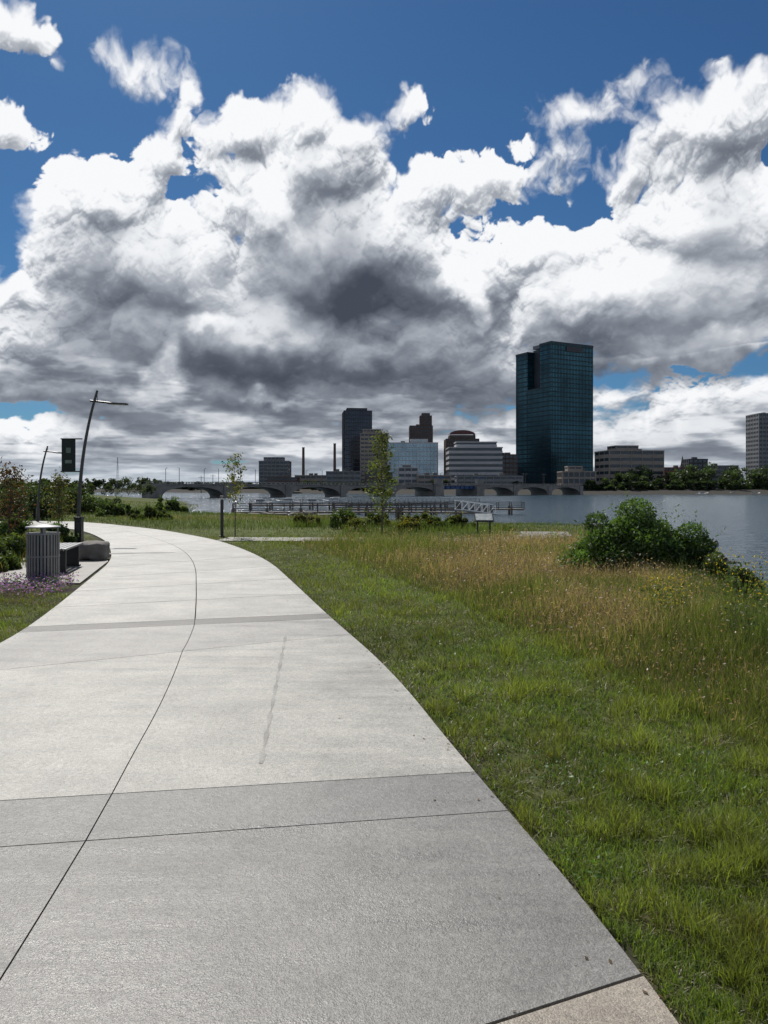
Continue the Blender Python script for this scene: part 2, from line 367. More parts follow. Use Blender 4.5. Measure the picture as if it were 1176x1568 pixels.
# ---------------------------------------------------------------- plants
def crown(blobs,nper,jit=1.0):
    out=[];sh=[]
    for cx,cy,cz,r in blobs:
        n=max(20,int(nper*r*r)); v=rng.normal(size=(n,3)); v/=np.linalg.norm(v,axis=1)[:,None]
        rr=r*(.45+.6*rng.random(n)**.6); p=v*rr[:,None]; p[:,2]*=.8
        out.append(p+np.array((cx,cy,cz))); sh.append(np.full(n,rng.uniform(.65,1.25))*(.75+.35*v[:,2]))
    return np.concatenate(out),np.concatenate(sh)
def shrub(name,cx,cy,z0,w,h,col,ls=.05,dens=900,dep=None,nb=26):
    root=empty(name,(cx,cy,z0)); dep=dep or w*.8; bl=[]
    for i in range(nb):
        a=rng.uniform(0,2*np.pi); q=np.sqrt(rng.random()); px=q*math.cos(a)*w*.42; py=q*math.sin(a)*dep*.42
        top=h*(1-.6*q*q)*rng.uniform(.75,1.02); r=rng.uniform(.1,.2)*min(w,h*1.3)
        bl.append((px,py,max(r*.5,top-r),r)); bl.append((px*1.05,py*1.05,max(r*.5,(top-r)*.5),r*1.1))
    P,s=crown(bl,dens/ (min(w,h)**2*.04))
    # loose outer shoots
    for i in range(int(nb*1.2)):
        b=bl[2*rng.integers(0,nb)]; t=np.linspace(.6,1.6,9)[:,None]; dv=np.array([(rng.normal()*.5,rng.normal()*.5,1.0)]); q=np.array([b[:3]])+dv*b[3]*t+rng.normal(size=(9,3))*ls*.5
        P=np.vstack([P,q]); s=np.concatenate([s,np.full(9,1.15)])
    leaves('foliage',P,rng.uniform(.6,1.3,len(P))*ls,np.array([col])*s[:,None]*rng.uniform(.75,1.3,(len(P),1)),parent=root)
    m=MB()
    for i in range(9):
        b=bl[i*2]; m.tube([(b[0]*.2,b[1]*.2,-.2),(b[0]*.6,b[1]*.6,b[2]*.5),(b[0],b[1],b[2])],[.025*h,.016*h,.006*h],5)
    m.obj('stems',[M['bark']],parent=root); return root
def tree(name,cx,cy,z0,h,cw,col,ls=.05,nl=900,trunk=.03,c0=.35,stake=False,thin=1.0,col2=None):
    root=empty(name,(cx,cy,z0)); m=MB(); P=[];S=[]
    tp=[(rng.normal()*.012*h*t,rng.normal()*.012*h*t,t*h*.97) for t in np.linspace(0,1,9)]; tp[0]=(0,0,-.1)
    m.tube(tp,[trunk*(1-.85*t) for t in np.linspace(0,1,9)],8)
    nbr=int(16*thin)+8
    for i in range(nbr):
        t=c0+(1-c0)*(i+.5)/nbr*.97; z=t*h; a=i*2.4+rng.uniform(-.4,.4)
        L=cw*.5*(1-((t-c0)/(1-c0))**1.6*.75)*rng.uniform(.65,1.15)*(0.55+.45*min(1,(t-c0)/.15))
        up=L*rng.uniform(.5,1.0); bx=np.interp(t,np.linspace(0,1,9),[q[0] for q in tp])
        e=(bx+math.cos(a)*L,math.sin(a)*L,z+up); md=(bx+math.cos(a)*L*.5,math.sin(a)*L*.5,z+up*.35)
        m.tube([(bx,0,z),md,e],[trunk*.35*(1.1-t),trunk*.22*(1.1-t)+.002,.002],5)
        k=max(6,int(nl/nbr*rng.uniform(.5,1.4))); u=rng.uniform(.25,1.1,k)
        q=np.stack([bx+(e[0]-bx)*u,e[1]*u,z+(e[2]-z)*u**1.3],1)+rng.normal(size=(k,3))*cw*.065
        P.append(q); S.append(np.full(k,rng.uniform(.6,1.35)))
    m.obj('trunk',[M['bark']],parent=root,smooth=False)
    P=np.concatenate(P);S=np.concatenate(S); cc=np.array([col])*S[:,None]*rng.uniform(.7,1.3,(len(P),1))
    if col2 is not None:
        mm=rng.random(len(P))<.25; cc[mm]=np.array(col2)*rng.uniform(.7,1.3,(mm.sum(),1))
    leaves('leaves',P,rng.uniform(.6,1.3,len(P))*ls,cc,parent=root); return root
def hz(x,y): return float(height(np.array([x]),np.array([y]))[0])
tree('young_tree',X(360,25.5),25.5,hz(X(366,25.5),25.5),2.75,.95,(.11,.13,.03),.05,600,.022,.38,thin=.4,col2=(.22,.17,.03))
tree('young_tree',X(585,26.5),26.5,hz(X(585,26.5),26.5)-.1,3.6,1.35,(.10,.13,.03),.055,1700,.03,.2,thin=1.0,col2=(.16,.17,.03))
shrub('shoreline_bush',X(960,14.2),14.2,-.35,2.35,1.9,(.085,.15,.03),.034,1400,nb=46,dep=1.7)
shrub('shoreline_bush',X(1040,13.9),13.9,-.75,1.7,1.95,(.065,.12,.025),.034,1100,nb=26)
shrub('shoreline_bush',X(912,14.8),14.8,-.2,1.1,1.15,(.09,.16,.03),.034,900,nb=16)
for px,D,w_,h_ in((1095,12.8,1.0,1.0),(1135,11.5,.9,.8),(1170,10.2,.9,.7),(1200,9.2,.9,.7)):
    xx=X(px,D); shrub('bank_shrub',xx,D,hz(xx,D)-.1,w_,h_,(.08,.11,.035),.028,500,nb=12)
# left garden
tree('serviceberry_tree',X(15,21),21,0,2.1,1.5,(.07,.055,.02),.045,1500,.03,.22,col2=(.12,.05,.02))
tree('serviceberry_tree',X(90,24),24,0,1.95,1.2,(.075,.09,.025),.045,1200,.025,.3,col2=(.13,.09,.02))
tree('serviceberry_tree',X(-45,18),18,0,2.3,1.8,(.07,.07,.02),.045,1300,.03,.25,col2=(.12,.06,.02))
for (px,D,w,h,c) in [(10,17,1.2,.75,(.09,.13,.03)),(55,19.5,1.3,.7,(.12,.13,.03)),(85,22,1.2,.75,(.08,.14,.03)),(20,23,1.6,.9,(.07,.13,.03)),(-30,15,1.4,.8,(.09,.13,.03)),(10,34,2.5,1.9,(.06,.09,.025)),(60,40,3,2.2,(.05,.08,.02)),(120,48,3.5,1.9,(.055,.09,.02)),(150,60,5,2.0,(.07,.11,.025)),(215,75,6,2.2,(.06,.10,.025)),(255,55,3,1.2,(.08,.12,.025)),
   (170,90,8,3,(.05,.09,.02)),(100,70,6,2.6,(.06,.095,.02)),(30,60,6,2.6,(.06,.1,.02)),(300,82,5,1.5,(.07,.11,.02)),(520,31,1.9,1.0,(.085,.13,.028)),(548,29,1.1,.6,(.1,.12,.02)),(625,29,1.3,.65,(.16,.15,.02)),(665,30,1.5,.7,(.08,.12,.02)),(700,31,1.8,.7,(.1,.12,.02)),(830,40,1.6,1.2,(.07,.11,.02)),(800,34,1.5,.6,(.11,.12,.03)),(470,33,1.7,.7,(.12,.12,.03)),(865,33,1.6,.8,(.1,.12,.025)),(640,34,2,.8,(.1,.12,.03)),(580,33,1.8,.8,(.09,.12,.03)),(770,33,1.8,.7,(.1,.12,.03)),(180,45,3,1.0,(.08,.12,.025)),(230,40,2.4,.8,(.09,.12,.03))]:
    xx=X(px,D); shrub('shrub',xx,D,hz(xx,D)-.05,w,h,c,.045*max(1,(D/26)**.8),260,nb=12)
def flowers(name,lst,colr,n=90,hh=.55,ls=.014):
    for (cx,cy,r) in lst:
        root=empty(name,(cx,cy,hz(cx,cy))); q=rng.normal(size=(n,2))*r*.5
        P=np.stack([q[:,0],q[:,1],hh*rng.uniform(.5,1.05,n)],1)
        sx=P[::3].copy(); sx[:,2]=0
        blades('stems',sx,P[::3,2]*1.02,np.full(len(sx),.006),np.full(len(sx),.12),np.array([(.10,.14,.03)])*np.ones((len(sx),1)),parent=root)
        leaves('blossoms',P+rng.normal(size=(n,3))*.02,np.full(n,ls),np.array([colr])*rng.uniform(.7,1.1,(n,1)),parent=root)
        lf=np.repeat(P,2,0); lf[:,2]*=rng.uniform(.2,.95,len(lf)); leaves('foliage',lf+rng.normal(size=lf.shape)*.03,np.full(len(lf),.025),np.array([(.09,.13,.03)])*rng.uniform(.6,1.2,(len(lf),1)),parent=root)
flowers('goldenrod_plant',[(X(1015,8.6),8.6,.2),(X(1000,9.4),9.4,.2),(X(1040,8.9),8.9,.12),(X(545,26.2),26.2,.5),(X(600,27),27,.6),(X(655,27.5),27.5,.6),(X(850,20.5),20.5,.3)],(.55,.40,.03),90,.6)
flowers('wild_sunflower',[(X(1150,8.2),8.2,.3),(X(1172,7.4),7.4,.25),(X(1110,9.5),9.5,.3),(X(1165,9.8),9.8,.45),(X(1195,8.6),8.6,.4),(X(1140,7.9),7.9,.3)],(.5,.38,.03),44,.9,.016)
x=rng.uniform(3.3,9,24000); y=rng.uniform(5.8,20,24000); cr=np.interp(y,[6,9,14,20],[3.2,4.2,5.3,6.2]); k=(x>cr-.3)&(x<cr+2.2); x=x[k];y=y[k]
n=fbm(x,y,1.5,61); blades('bank_weeds',pts(x,y),(.15+.6*n)*rng.uniform(.6,1.3,len(x)),.006*rng.uniform(.7,1.5,len(x)),rng.uniform(.1,.5,len(x)),np.array([(.09,.125,.035)])*rng.uniform(.5,1.3,(len(x),1)))
P=pts(x[::2],y[::2]); P[:,2]+=rng.uniform(.05,.4,len(P)); leaves('bank_weed_foliage',P,np.full(len(P),.022),np.array([(.08,.115,.035)])*rng.uniform(.6,1.4,(len(P),1)))
x=rng.uniform(-9,-5.0,9000); y=rng.uniform(11.3,14.0,9000); k=(x<Lx(y)-.15)&(fbm(x,y,1.8,71)>.38)&(y<13.3); x=x[k];y=y[k]
P=pts(x,y); P[:,2]+=rng.uniform(.03,.18,len(P)); cc=np.where(rng.random((len(P),1))<.5,np.array([(.36,.18,.55)]),np.array([(.07,.12,.03)]))*rng.uniform(.7,1.2,(len(P),1))
leaves('purple_flower_bed',P,rng.uniform(.015,.03,len(P)),cc,flat=1)
x=rng.uniform(-14,-6.8,9000); y=rng.uniform(13.5,24,9000); k=(x<np.minimum(Lx(y)-1.3,-7.2)); x=x[k];y=y[k]; n=fbm(x,y,.9,81)
blades('garden_ornamental_grass',pts(x,y),(.15+.5*n)*rng.uniform(.6,1.2,len(x)),np.full(len(x),.012),rng.uniform(.1,.6,len(x)),np.where(rng.random((len(x),1))<.25,np.array([(.28,.17,.06)]),np.array([(.10,.14,.03)]))*rng.uniform(.6,1.3,(len(x),1)))

def treeline(name,segs,ls,n,col):
    P=[];S=[]
    for (x0,y0,x1,y1,h0,h1,z0) in segs:
        L=math.hypot(x1-x0,y1-y0); k=max(3,int(L/(h1*.55)))
        for i in range(k):
            t=(i+rng.uniform(.1,.9))/k; hh=rng.uniform(h0,h1); cx=x0+(x1-x0)*t; cy=y0+(y1-y0)*t+rng.uniform(-.5,1)*h1*.6
            bl=[(cx+rng.normal()*hh*.22,cy+rng.normal()*hh*.2,z0+hh*rng.uniform(.15,.85),hh*rng.uniform(.13,.24)) for _ in range(10)]
            p,s=crown(bl,n/(hh*hh*.04)); P.append(p);S.append(s)
    P=np.concatenate(P);S=np.concatenate(S)
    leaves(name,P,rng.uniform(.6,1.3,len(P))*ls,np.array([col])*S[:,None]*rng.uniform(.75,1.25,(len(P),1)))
treeline('far_shore_treeline',[(152,545,215,550,9,15,0),(215,552,470,575,13,20,0),(180,575,420,600,15,21,0),(140,538,470,560,4,8,-.5)],1.0,90,(.05,.08,.025))
treeline('downtown_treeline',[(-60,640,100,560,4,9,0),(-260,900,-60,680,5,10,0),(-900,1250,-260,900,8,16,0)],1.2,60,(.045,.065,.025))
treeline('park_treeline',[(-330,330,-90,300,4,9,-1),(-150,200,-75,190,2.5,5,-1.2),(-90,120,-62,150,2,4,-1),(-70,110,-40,105,2,4,-.6)],.3,90,(.055,.08,.02))

# ---------------------------------------------------------------- street lamps
def lamp(name,D,px_base,px_top,ytop,banner=True,s=1.0):
    x0=X(px_base,D); H=Z(ytop,D); root=empty(name,(x0,D,0)); dx=X(px_top,D)-x0
    m=MB(); pt=[(dx*(t**2.4),0,H*t) for t in np.linspace(0,1,14)]
    m.tube(pt,[.065-.03*t for t in np.linspace(0,1,14)],12)
    m.tube([(0,0,0),(0,0,.05)],.14,12); m.tube([(0,0,.05),(0,0,.6)],[.1,.085],12)
    m.obj('pole',[M['dsteel']],parent=root,smooth=False)
    m=MB(); az=H*.925; ax=dx*(.925**2.4)
    m.tube([(ax-.12,0,az+.03),(ax+.35,0,az-.02),(ax+.6,0,az-.05)],[.03,.03,.025],8)
    m.box((ax+.72,0,az-.06),(.6,.2,.05),0,ry=.05); m.box((ax+.74,0,az-.092),(.45,.14,.012),1,ry=.05)
    m.tube([(ax+.1,0,az),(dx*.99,0,H*.985)],.01,6)
    m.obj('luminaire_arm',[M['dsteel'],M['lens']],parent=root)
    if banner:
        m=MB(); zt=Z(672,D); zb=Z(722,D); bx=X(105,D)-x0; 
        m.box((bx,0,(zt+zb)/2),(.42,.02,zt-zb),0); m.box((bx,-.013,(zt+zb)/2+.15),(.14,.004,.16),1); m.box((bx,-.013,(zt+zb)/2-.2),(.2,.004,.1),1)
        for z in(zt,zb): m.tube([(bx-.24,0,z),(.12,0,z)],.02,6,2)
        m.obj('banner',[M['banner'],M['bannerw'],M['dsteel']],parent=root)
lamp('street_lamp',23.6,120,149,598)
lamp('street_lamp',38,58,73,683,False)
mb=MB(); 
mb.box((0,0,.62),(.09,.09,1.24)); mb.box((0,0,1.27),(.075,.075,.06),1); mb.box((0,0,1.33),(.1,.1,.05)); mb.box((0,0,.02),(.16,.16,.04))
mb.obj('bollard_light',[M['black'],M['lens']],(X(340,25.5),25.5,0),bevel=.006)
mb=MB(); mb.box((0,0,.36),(.2,.2,.72)); mb.box((0,0,.74),(.24,.24,.05)); mb.box((0,-.102,.45),(.12,.004,.3),1); mb.obj('utility_pedestal',[M['black'],M['dsteel']],(X(121,22.6),22.6,0),bevel=.01)
# trash can
D=13.5; mb=MB(); R=.265
for k in range(30):
    a=2*math.pi*k/30; mb.box((math.cos(a)*R,math.sin(a)*R,.42),(.008,.036,.74),0,rz=a)
mb.tube([(0,0,.06),(0,0,.78)],.22,24,1); mb.tube([(0,0,0),(0,0,.06)],.25,24,0); mb.tube([(0,0,.79),(0,0,.82)],.28,28,0)
for k in range(4):
    a=k*math.pi/2+.5; mb.box((math.cos(a)*.24,math.sin(a)*.24,.86),(.02,.05,.1),0,rz=a)
mb.tube([(0,0,.91),(0,0,.93),(0,0,.965)],[.29,.285,.1],28,0); mb.tube([(0,0,.40),(0,0,.425)],.274,28,0)
mb.obj('trash_can',[M['steel'],M['black']],(X(66,D),D,.006))
mb=MB()
for i in range(5): mb.box((-.2+i*.1,0,.45),(.085,1.7,.035),0)
for yy in(-.65,.65):
    mb.box((0,yy,.21),(.4,.06,.42),1); mb.box((0,yy,.02),(.46,.1,.03),1)
mb.box((0,0,.405),(.06,1.3,.04),1)
mb.obj('park_bench',[M['steel'],M['black']],(-6.35,15.2,.006),rz=.2,bevel=.005)
def rock(name,loc,d,seed=0,mat='stone',rz=0,amp=.3):
    bm=MB(); n=8; g=np.linspace(-1,1,n)
    vv={}
    def vid(p):
        k=tuple(round(q,4) for q in p)
        if k not in vv:
            v=np.array(p); v2=v/ (np.power(np.sum(np.abs(v)**(5 if amp<.4 else 3)),1/(5 if amp<.4 else 3))); 
            w=1+amp*(vnoise(v2[0]*1.3+seed,v2[1]*1.3+v2[2]*1.7,1.5,seed)-.5)+amp*.5*(vnoise(v2[0]*4+seed,v2[1]*4-v2[2]*3,1.5,seed)-.5)
            v2=v2*w; vv[k]=len(bm.v); bm.v.append((v2[0]*d[0]/2,v2[1]*d[1]/2,(v2[2]+.9)*d[2]/2))
        return vv[k]
    for ax in range(3):
        for sgn in(-1,1):
            for i in range(n-1):
                for j in range(n-1):
                    q=[]
                    for a,b in((i,j),(i+1,j),(i+1,j+1),(i,j+1)):
                        p=[0,0,0]; p[ax]=sgn; p[(ax+1)%3]=g[a]; p[(ax+2)%3]=g[b]; q.append(vid(p))
                    bm.f.append(tuple(q if sgn>0 else q[::-1])); bm.m.append(0)
    return bm.obj(name,[M[mat]],loc,rz,smooth=(amp<.4))
rock('stone_seat_block',(X(138,17.2),17.4,0),(.62,.8,.42),3,rz=.2)
for i in range(100):
    yy=rng.uniform(14,62); xx=np.interp(yy,[8,14,24,47,75],[9.2,10.4,12.6,18,25])+rng.uniform(-1.6,.3); s=rng.uniform(.3,.85)
    rock('shore_rock',(xx,yy,max(WL-.12,hz(xx,yy)-.1)),(s*1.3,s*rng.uniform(.7,1.2),s*.7),i,'wetrock',rz=rng.uniform(0,3),amp=.9)
for (px,py,s) in[(1088,835,.9),(1100,859,.7),(1120,862,.45),(1094,857,.5),(1078,838,.7),(1070,828,.9)]:
    a,b=gp(px,py,WL); rock('shore_rock',(a,b,WL-.12),(s*1.3,s,s*.55),int(px),'wetrock',amp=.9,rz=px)
for i in range(14):
    xx=X(300,62)+i*1.15; rock('limestone_block',(xx,62+.3*math.sin(i*2.),hz(xx,62)+.05),(1.1,.7,.5),i+40)

D=24.9; root=empty('interpretive_sign',(X(741,D),D,0)); m=MB()
for sx in(-.2,.2): m.box((sx,.05,.3),(.05,.05,.62),0)
m.box((0,0,.66),(.62,.42,.03),0,rx=.6); m.box((0,-.012,.68),(.54,.35,.012),1,rx=.6); m.obj('sign_panel',[M['black'],M['signw']],parent=root)

def railing(name,x0,y0,x1,y1,z,mat='dsteel',deck=1.6,piles=True,step=2.0):
    L=math.hypot(x1-x0,y1-y0); m=MB(); n=int(L/step)
    m.box((L/2,0,z),(L,deck,.22),1)
    for s in(-1,1):
        yy=s*(deck/2-.06)
        for i in range(n+1): m.box((i*L/n,yy,z+.64),(.11,.11,1.1),0)
        for k,hh in enumerate((1.15,.85,.55,.3)): m.box((L/2,yy+.002*k,z+hh),(L,.04 if k else .1,.06),0)
    if piles:
        for i in range(0,n+1,2):
            for s in(-1,1): m.tube([(i*L/n,s*(deck/2+.18),-3.2),(i*L/n,s*(deck/2+.18),z+.5)],.17,8,2)
    m.obj(name,[M[mat],M['wood'],M['wood']],(x0,y0,0),math.atan2(y1-y0,x1-x0))
railing('marsh_boardwalk',-19,97,2,100,-1.45)
railing('marsh_boardwalk',2,100,13,95,-1.45)
railing('marina_dock',-26,150,20,165,-1.7,'steel',2.2)
railing('fishing_pier',-8,122,22,122,-1.7,'dsteel',2.0)
m=MB()
m.box((0,0,0),(5,1.6,.12),1,ry=.12)
for s in(-.8,.8):
    m.box((0,s,1.15),(5,.08,.1),0,ry=.12); m.box((0,s,.1),(5,.08,.12),0,ry=.12)
    for i in range(6):
        xx=-2.4+i*.95; zc=-xx*.12; m.box((xx,s,zc+.62),(.06,.06,1.1),0)
        if i<5: m.tube([(xx,s,zc+.1),(xx+.95,s,zc+1.05)],.025,5,0)
m.obj('aluminum_gangway',[M['white'],M['steel']],(X(738,86),92,-1.25),rz=.5)
def boat(name,x,y,L,rz):
    m=MB(); st=[(-.5,.30,.0),(-.2,.34,.0),(.15,.32,.02),(.38,.2,.08),(.5,.02,.16)]
    for t,w,r in st:
        m.v+=[(t*L,-w*L*.45,.75+r*L*.5),(t*L,-w*L*.3,-.1),(t*L,w*L*.3,-.1),(t*L,w*L*.45,.75+r*L*.5)]
    for i in range(4):
        for k in range(4): a=i*4; m.f.append((a+k,a+4+k,a+4+(k+1)%4,a+(k+1)%4)); m.m.append(0)
    m.f.append((0,1,2,3)); m.m.append(0)
    m.box((-.05*L,0,1.15),(.36*L,.2*L,.8),0,taper=.85); m.box((-.05*L,0,1.25),(.33*L,.205*L,.3),1); m.box((-.1*L,0,1.75),(.3*L,.2*L,.06),0)
    m.obj(name,[M['white'],M['black']],(x,y,WL),rz)
for px,D,L,r in[(400,180,6,.3),(440,200,7,2.9),(480,185,6,.1),(510,210,7,3),(1075,520,9,.1),(1120,525,8,3.1),(1155,522,9,.2)]: boat('motor_boat',X(px,D),D,L,r)

# ---------------------------------------------------------------- bridge
A=Vector((-97,322,0)); B=Vector((122,498,0)); BL=(B-A).length; br=empty('arch_bridge',A); br.rotation_euler=(0,0,math.atan2(B.y-A.y,B.x-A.x))
m=MB(); ns=9; w=13; zd=3.2; sp=BL/ns
for i in range(ns):
    if i==5: continue
    x0=i*sp+1.6; x1=(i+1)*sp-1.6; n=18; prev=None
    for k in range(n+1):
        t=k/n; xx=x0+(x1-x0)*t; za=-1.6+(4.0)*math.sqrt(max(0,1-(2*t-1)**2))
        cur=[(xx,-w/2,za),(xx,-w/2,zd),(xx,w/2,zd),(xx,w/2,za)]
        if prev:
            for a in range(4):
                b=(a+1)%4; m.poly([prev[a],cur[a],cur[b],prev[b]],0)
        prev=cur
for i in range(ns+1):
    big=i in(5,6); m.box((i*sp,0,(zd-4)/2+.1),(3.2 if not big else 6,w+(1.0 if not big else 4),zd+4+.2),0)
    if big: m.box((i*sp,-w/2-1,zd+2),(4,3,4),0); m.box((i*sp,-w/2-1,zd+4.2),(4.8,3.8,.5),1)
m.box((BL/2,0,zd+.15),(BL,w+.8,.45),0)
for s in(-1,1):
    m.box((BL/2,s*(w/2+.2),zd+1.15),(BL,.25,.18),0)
    for i in range(int(BL/2.5)): m.box((i*2.5+1,s*(w/2+.2),zd+.7),(.5,.2,.8),0)
    for i in range(int(BL/18)):
        m.tube([(i*18+9,s*(w/2+.5),zd),(i*18+9,s*(w/2+.5),zd+7),(i*18+9,s*(w/2-1),zd+7.4)],.12,6,2)
m.box((5.5*sp,0,zd-.9),(sp-5,w-.5,1.8),1)
for k in range(8): m.box((5*sp+3+(sp-6)*k/7,-w/2,zd-.9),(.4,.5,2.0),1)
m.obj('spans',[M['conc'],M['blue'],M['dsteel']],parent=br)

# ---------------------------------------------------------------- buildings
def glass(name,c,rough=.12,metal=.75,var=.25,scale=.08): return pbr(name,c,rough,metal,var=var,scale=scale)
G={'teal':glass('teal_glass',(.045,.14,.19),.15,var=.45,scale=.05),'teald':pbr('teal_mullion',(.009,.030,.042),.4,.3),'dark':glass('dark_glass',(.045,.06,.085)),'blueg':glass('blue_glass',(.25,.35,.42),.2),
 'win':glass('window_glass',(.05,.065,.08),.15,.5),'beige':pbr('beige_panel',(.29,.25,.215),.8,var=.1,scale=.05),'lt':pbr('light_concrete',(.42,.42,.43),.8,var=.1,scale=.05),
 'brown':pbr('brown_brick',(.11,.08,.068),.85,var=.15,scale=.1),'maroon':pbr('maroon_roof',(.14,.05,.05),.6),'grey':pbr('grey_panel',(.21,.22,.23),.8,var=.1,scale=.05),'dk':pbr('charcoal_panel',(.04,.045,.055),.6,var=.1,scale=.05),'roof':pbr('roof_gravel',(.12,.12,.12),.9),'red':pbr('red_brick',(.18,.07,.055),.85)}
def shell(m,cx,cy,w,d,z0,z1,fh,band,pier,gi,bi,pi,bandf=.4,pw=.5):
    m.box((cx,cy,(z0+z1)/2),(w,d,z1-z0),gi)
    if band:
        nf=max(1,int(round((z1-z0)/fh))); f=(z1-z0)/nf
        for i in range(nf): m.box((cx,cy,z0+(i+.5*bandf)*f),(w+.6,d+.6,f*bandf),bi)
    if pier:
        n=max(1,int(round(w/pier)))
        for i in range(n+1):
            for s in(-1,1): m.box((cx-w/2+i*w/n,cy+s*(d/2),(z0+z1)/2),(pw,.9,z1-z0-.02),pi)
        n=max(1,int(round(d/pier)))
        for i in range(n+1):
            for s in(-1,1): m.box((cx+s*w/2,cy-d/2+i*d/n,(z0+z1)/2),(.92,pw,z1-z0-.03),pi)
    m.box((cx,cy,z1+.4),(w+1.1,d+1.1,.8),bi); 
def bld(name,x0,x1,yt,D,dep,mats,fh=3.8,pier=4,band=True,bandf=.4,rz=0,extra=None,pw=.5):
    W=(x1-x0)/F*D; cx=X((x0+x1)/2,D); H=Z(yt,D); m=MB()
    Wl=(W-dep*abs(math.sin(rz)))/math.cos(rz) if rz else W
    shell(m,0,0,Wl,dep,0,H,fh,band,pier,0,1,1,bandf,pw)
    for (a0,a1,yy,dd) in (extra or []):
        z1=Z(yy,D); w2=(a1-a0)/F*D; shell(m,(X((a0+a1)/2,D)-cx),0,w2,min(dd,dep*.8),H+.8,z1,fh,True,pier,0,1,1,.6,pw)
    for _ in range(3): m.box((rng.uniform(-.3,.3)*Wl,rng.uniform(-.2,.2)*dep,H+1.6),(3,3,2),2)
    m.obj(name,[G[q] for q in mats]+[G['roof']],(cx,D+dep/2,-.5),rz)
bld('grey_office_block',397,441,706,760,24,['win','grey'],extra=[(403,432,700,12)])
bld('dark_glass_tower',522,569,629,760,30,['dark','dk'],fh=4,pier=2.2,bandf=.18,rz=.12,extra=[(530,560,624,14)],pw=.3)
bld('beige_hotel',552,594,664,700,22,['win','beige'],bandf=.55,pier=3.5,rz=0,extra=[(556,583,657,12)])
bld('glass_convention_hotel',594,670,678,640,26,['blueg','lt'],fh=3.6,pier=3,bandf=.12,pw=.25,extra=[(630,655,672,12)])
bld('art_deco_tower',628,662,652,800,22,['win','brown'],bandf=.5,pier=3,extra=[(644,661,636,12),(647,658,632,8)],pw=1.2)
bld('brown_tower',684,733,672,760,28,['win','brown'],bandf=.5,pier=3,extra=[(690,728,666,18)],pw=1.3)
m=MB(); n=14; Wd=(729-689)/F*760
for k in range(n):
    a=math.pi*k/n; b=math.pi*(k+1)/n
    p=[(-math.cos(a)*Wd/2,-8,math.sin(a)*4.5),(-math.cos(b)*Wd/2,-8,math.sin(b)*4.5)]
    m.poly([p[0],p[1],(p[1][0],8,p[1][2]),(p[0][0],8,p[0][2])]); m.poly([p[0],(0,-8,0),p[1]])
m.obj('barrel_roof',[G['maroon']],(X(709,760),774,Z(666,760)+.8))
bld('white_banded_office',688,769,685,620,30,['win','lt'],fh=4.4,pier=0,bandf=.5,rz=.0,extra=[(700,762,676,18)])
bld('dark_low_office',768,792,696,640,20,['win','brown'],pier=3)
bld('riverfront_pavilion',862,912,722,545,16,['win','beige'],fh=4.5,pier=4,bandf=.25,extra=[(872,893,714,8)])
bld('beige_office_block',925,1018,690,600,28,['win','beige'],fh=5.5,pier=9,bandf=.55,rz=.12,extra=[(944,979,682,16)])
bld('low_brick_block',1055,1083,703,700,16,['win','dk'])
bld('low_brick_block',1018,1058,716,660,16,['win','red'])
bld('grey_apartment_tower',1162,1215,633,700,24,['win','grey'],pier=3,bandf=.5,pw=.8)
for (a,b,t,D,mt) in[(452,500,728,720,'beige'),(410,455,731,640,'brown'),(500,552,722,640,'grey'),(610,640,716,600,'lt'),(640,690,728,590,'beige'),(560,600,724,610,'brown'),(700,800,729,560,'grey'),(1085,1130,713,720,'grey')]:
    bld('low_riverside_building',a,b,t,D,14,['win',mt],fh=4.2,pier=5,bandf=.5)
for px,yt in((464.5,686),(512.5,680)):
    D=900; h=Z(yt,D); m=MB(); m.tube([(0,0,-1),(0,0,h*.6),(0,0,h)],[1.9,1.6,1.45],14); m.tube([(0,0,h),(0,0,h+.8)],1.7,14,1); m.obj('smokestack',[G['brown'],G['dk']],(X(px,D),D,0),smooth=False)
m=MB(); m.box((0,0,6),(10,14,14),0); m.box((0,0,17),(5,5,9),0); m.tube([(0,0,21),(0,0,34)],[2.6,.1],4,1); m.obj('church_steeple',[G['beige'],G['dk']],(X(1045,760),760,0))
m=MB(); h=38
for k in range(3):
    a=k*2.1; m.tube([(math.cos(a)*2,math.sin(a)*2,0),(math.cos(a)*.3,math.sin(a)*.3,h)],.16,4)
for i in range(12): m.box((0,0,i*3+2),(3.4*(1-i/12)+.3,.15,.15)); 
m.obj('radio_mast',[G['grey']],(X(180,900),900,0))
for px,yt,D in((308,728,420),(326,726,430),(226,730,430)):
    m=MB(); m.tube([(0,0,-1),(0,0,Z(yt,D))],[.25,.12],6); m.box((0,0,Z(yt,D)-1),(3,.2,.2)); m.obj('utility_pole',[G['dk']],(X(px,D),D,0))
D=645; th=math.radians(28); wr=46.0; wl=47.0
m=MB(); Ht=Z(523,D); Hl=Z(531,D); Hn=Z(592,D)
def gshell(x0,x1,y0,y1,z0,z1,fins=True,off=0.0):
    cx,cy=(x0+x1)/2,(y0+y1)/2; m.box((cx,cy,(z0+z1)/2),(x1-x0,y1-y0,z1-z0),0)
    f=3.95; k=int((z1-z0)/f)
    for i in range(k+1):
        m.box((cx,cy,z0+i*f+.5),(x1-x0+.3+off,y1-y0+.3+off,.9),1)
    m.box((cx,cy,z1+.2),(x1-x0+.8+off,y1-y0+.8+off,1.6),1)
    nx_=int((x1-x0)/1.6)
    for i in range(nx_+1): m.box((x0+(x1-x0)*i/nx_,y0-.12,(z0+z1)/2),(.22,.5,z1-z0),1)
    ny_=int((y1-y0)/1.6)
    for i in range(ny_+1): m.box((x0-.12,y0+(y1-y0)*i/ny_,(z0+z1)/2),(.5,.22,z1-z0),1)
gshell(0,wr,0,wl*.31,0,Ht)
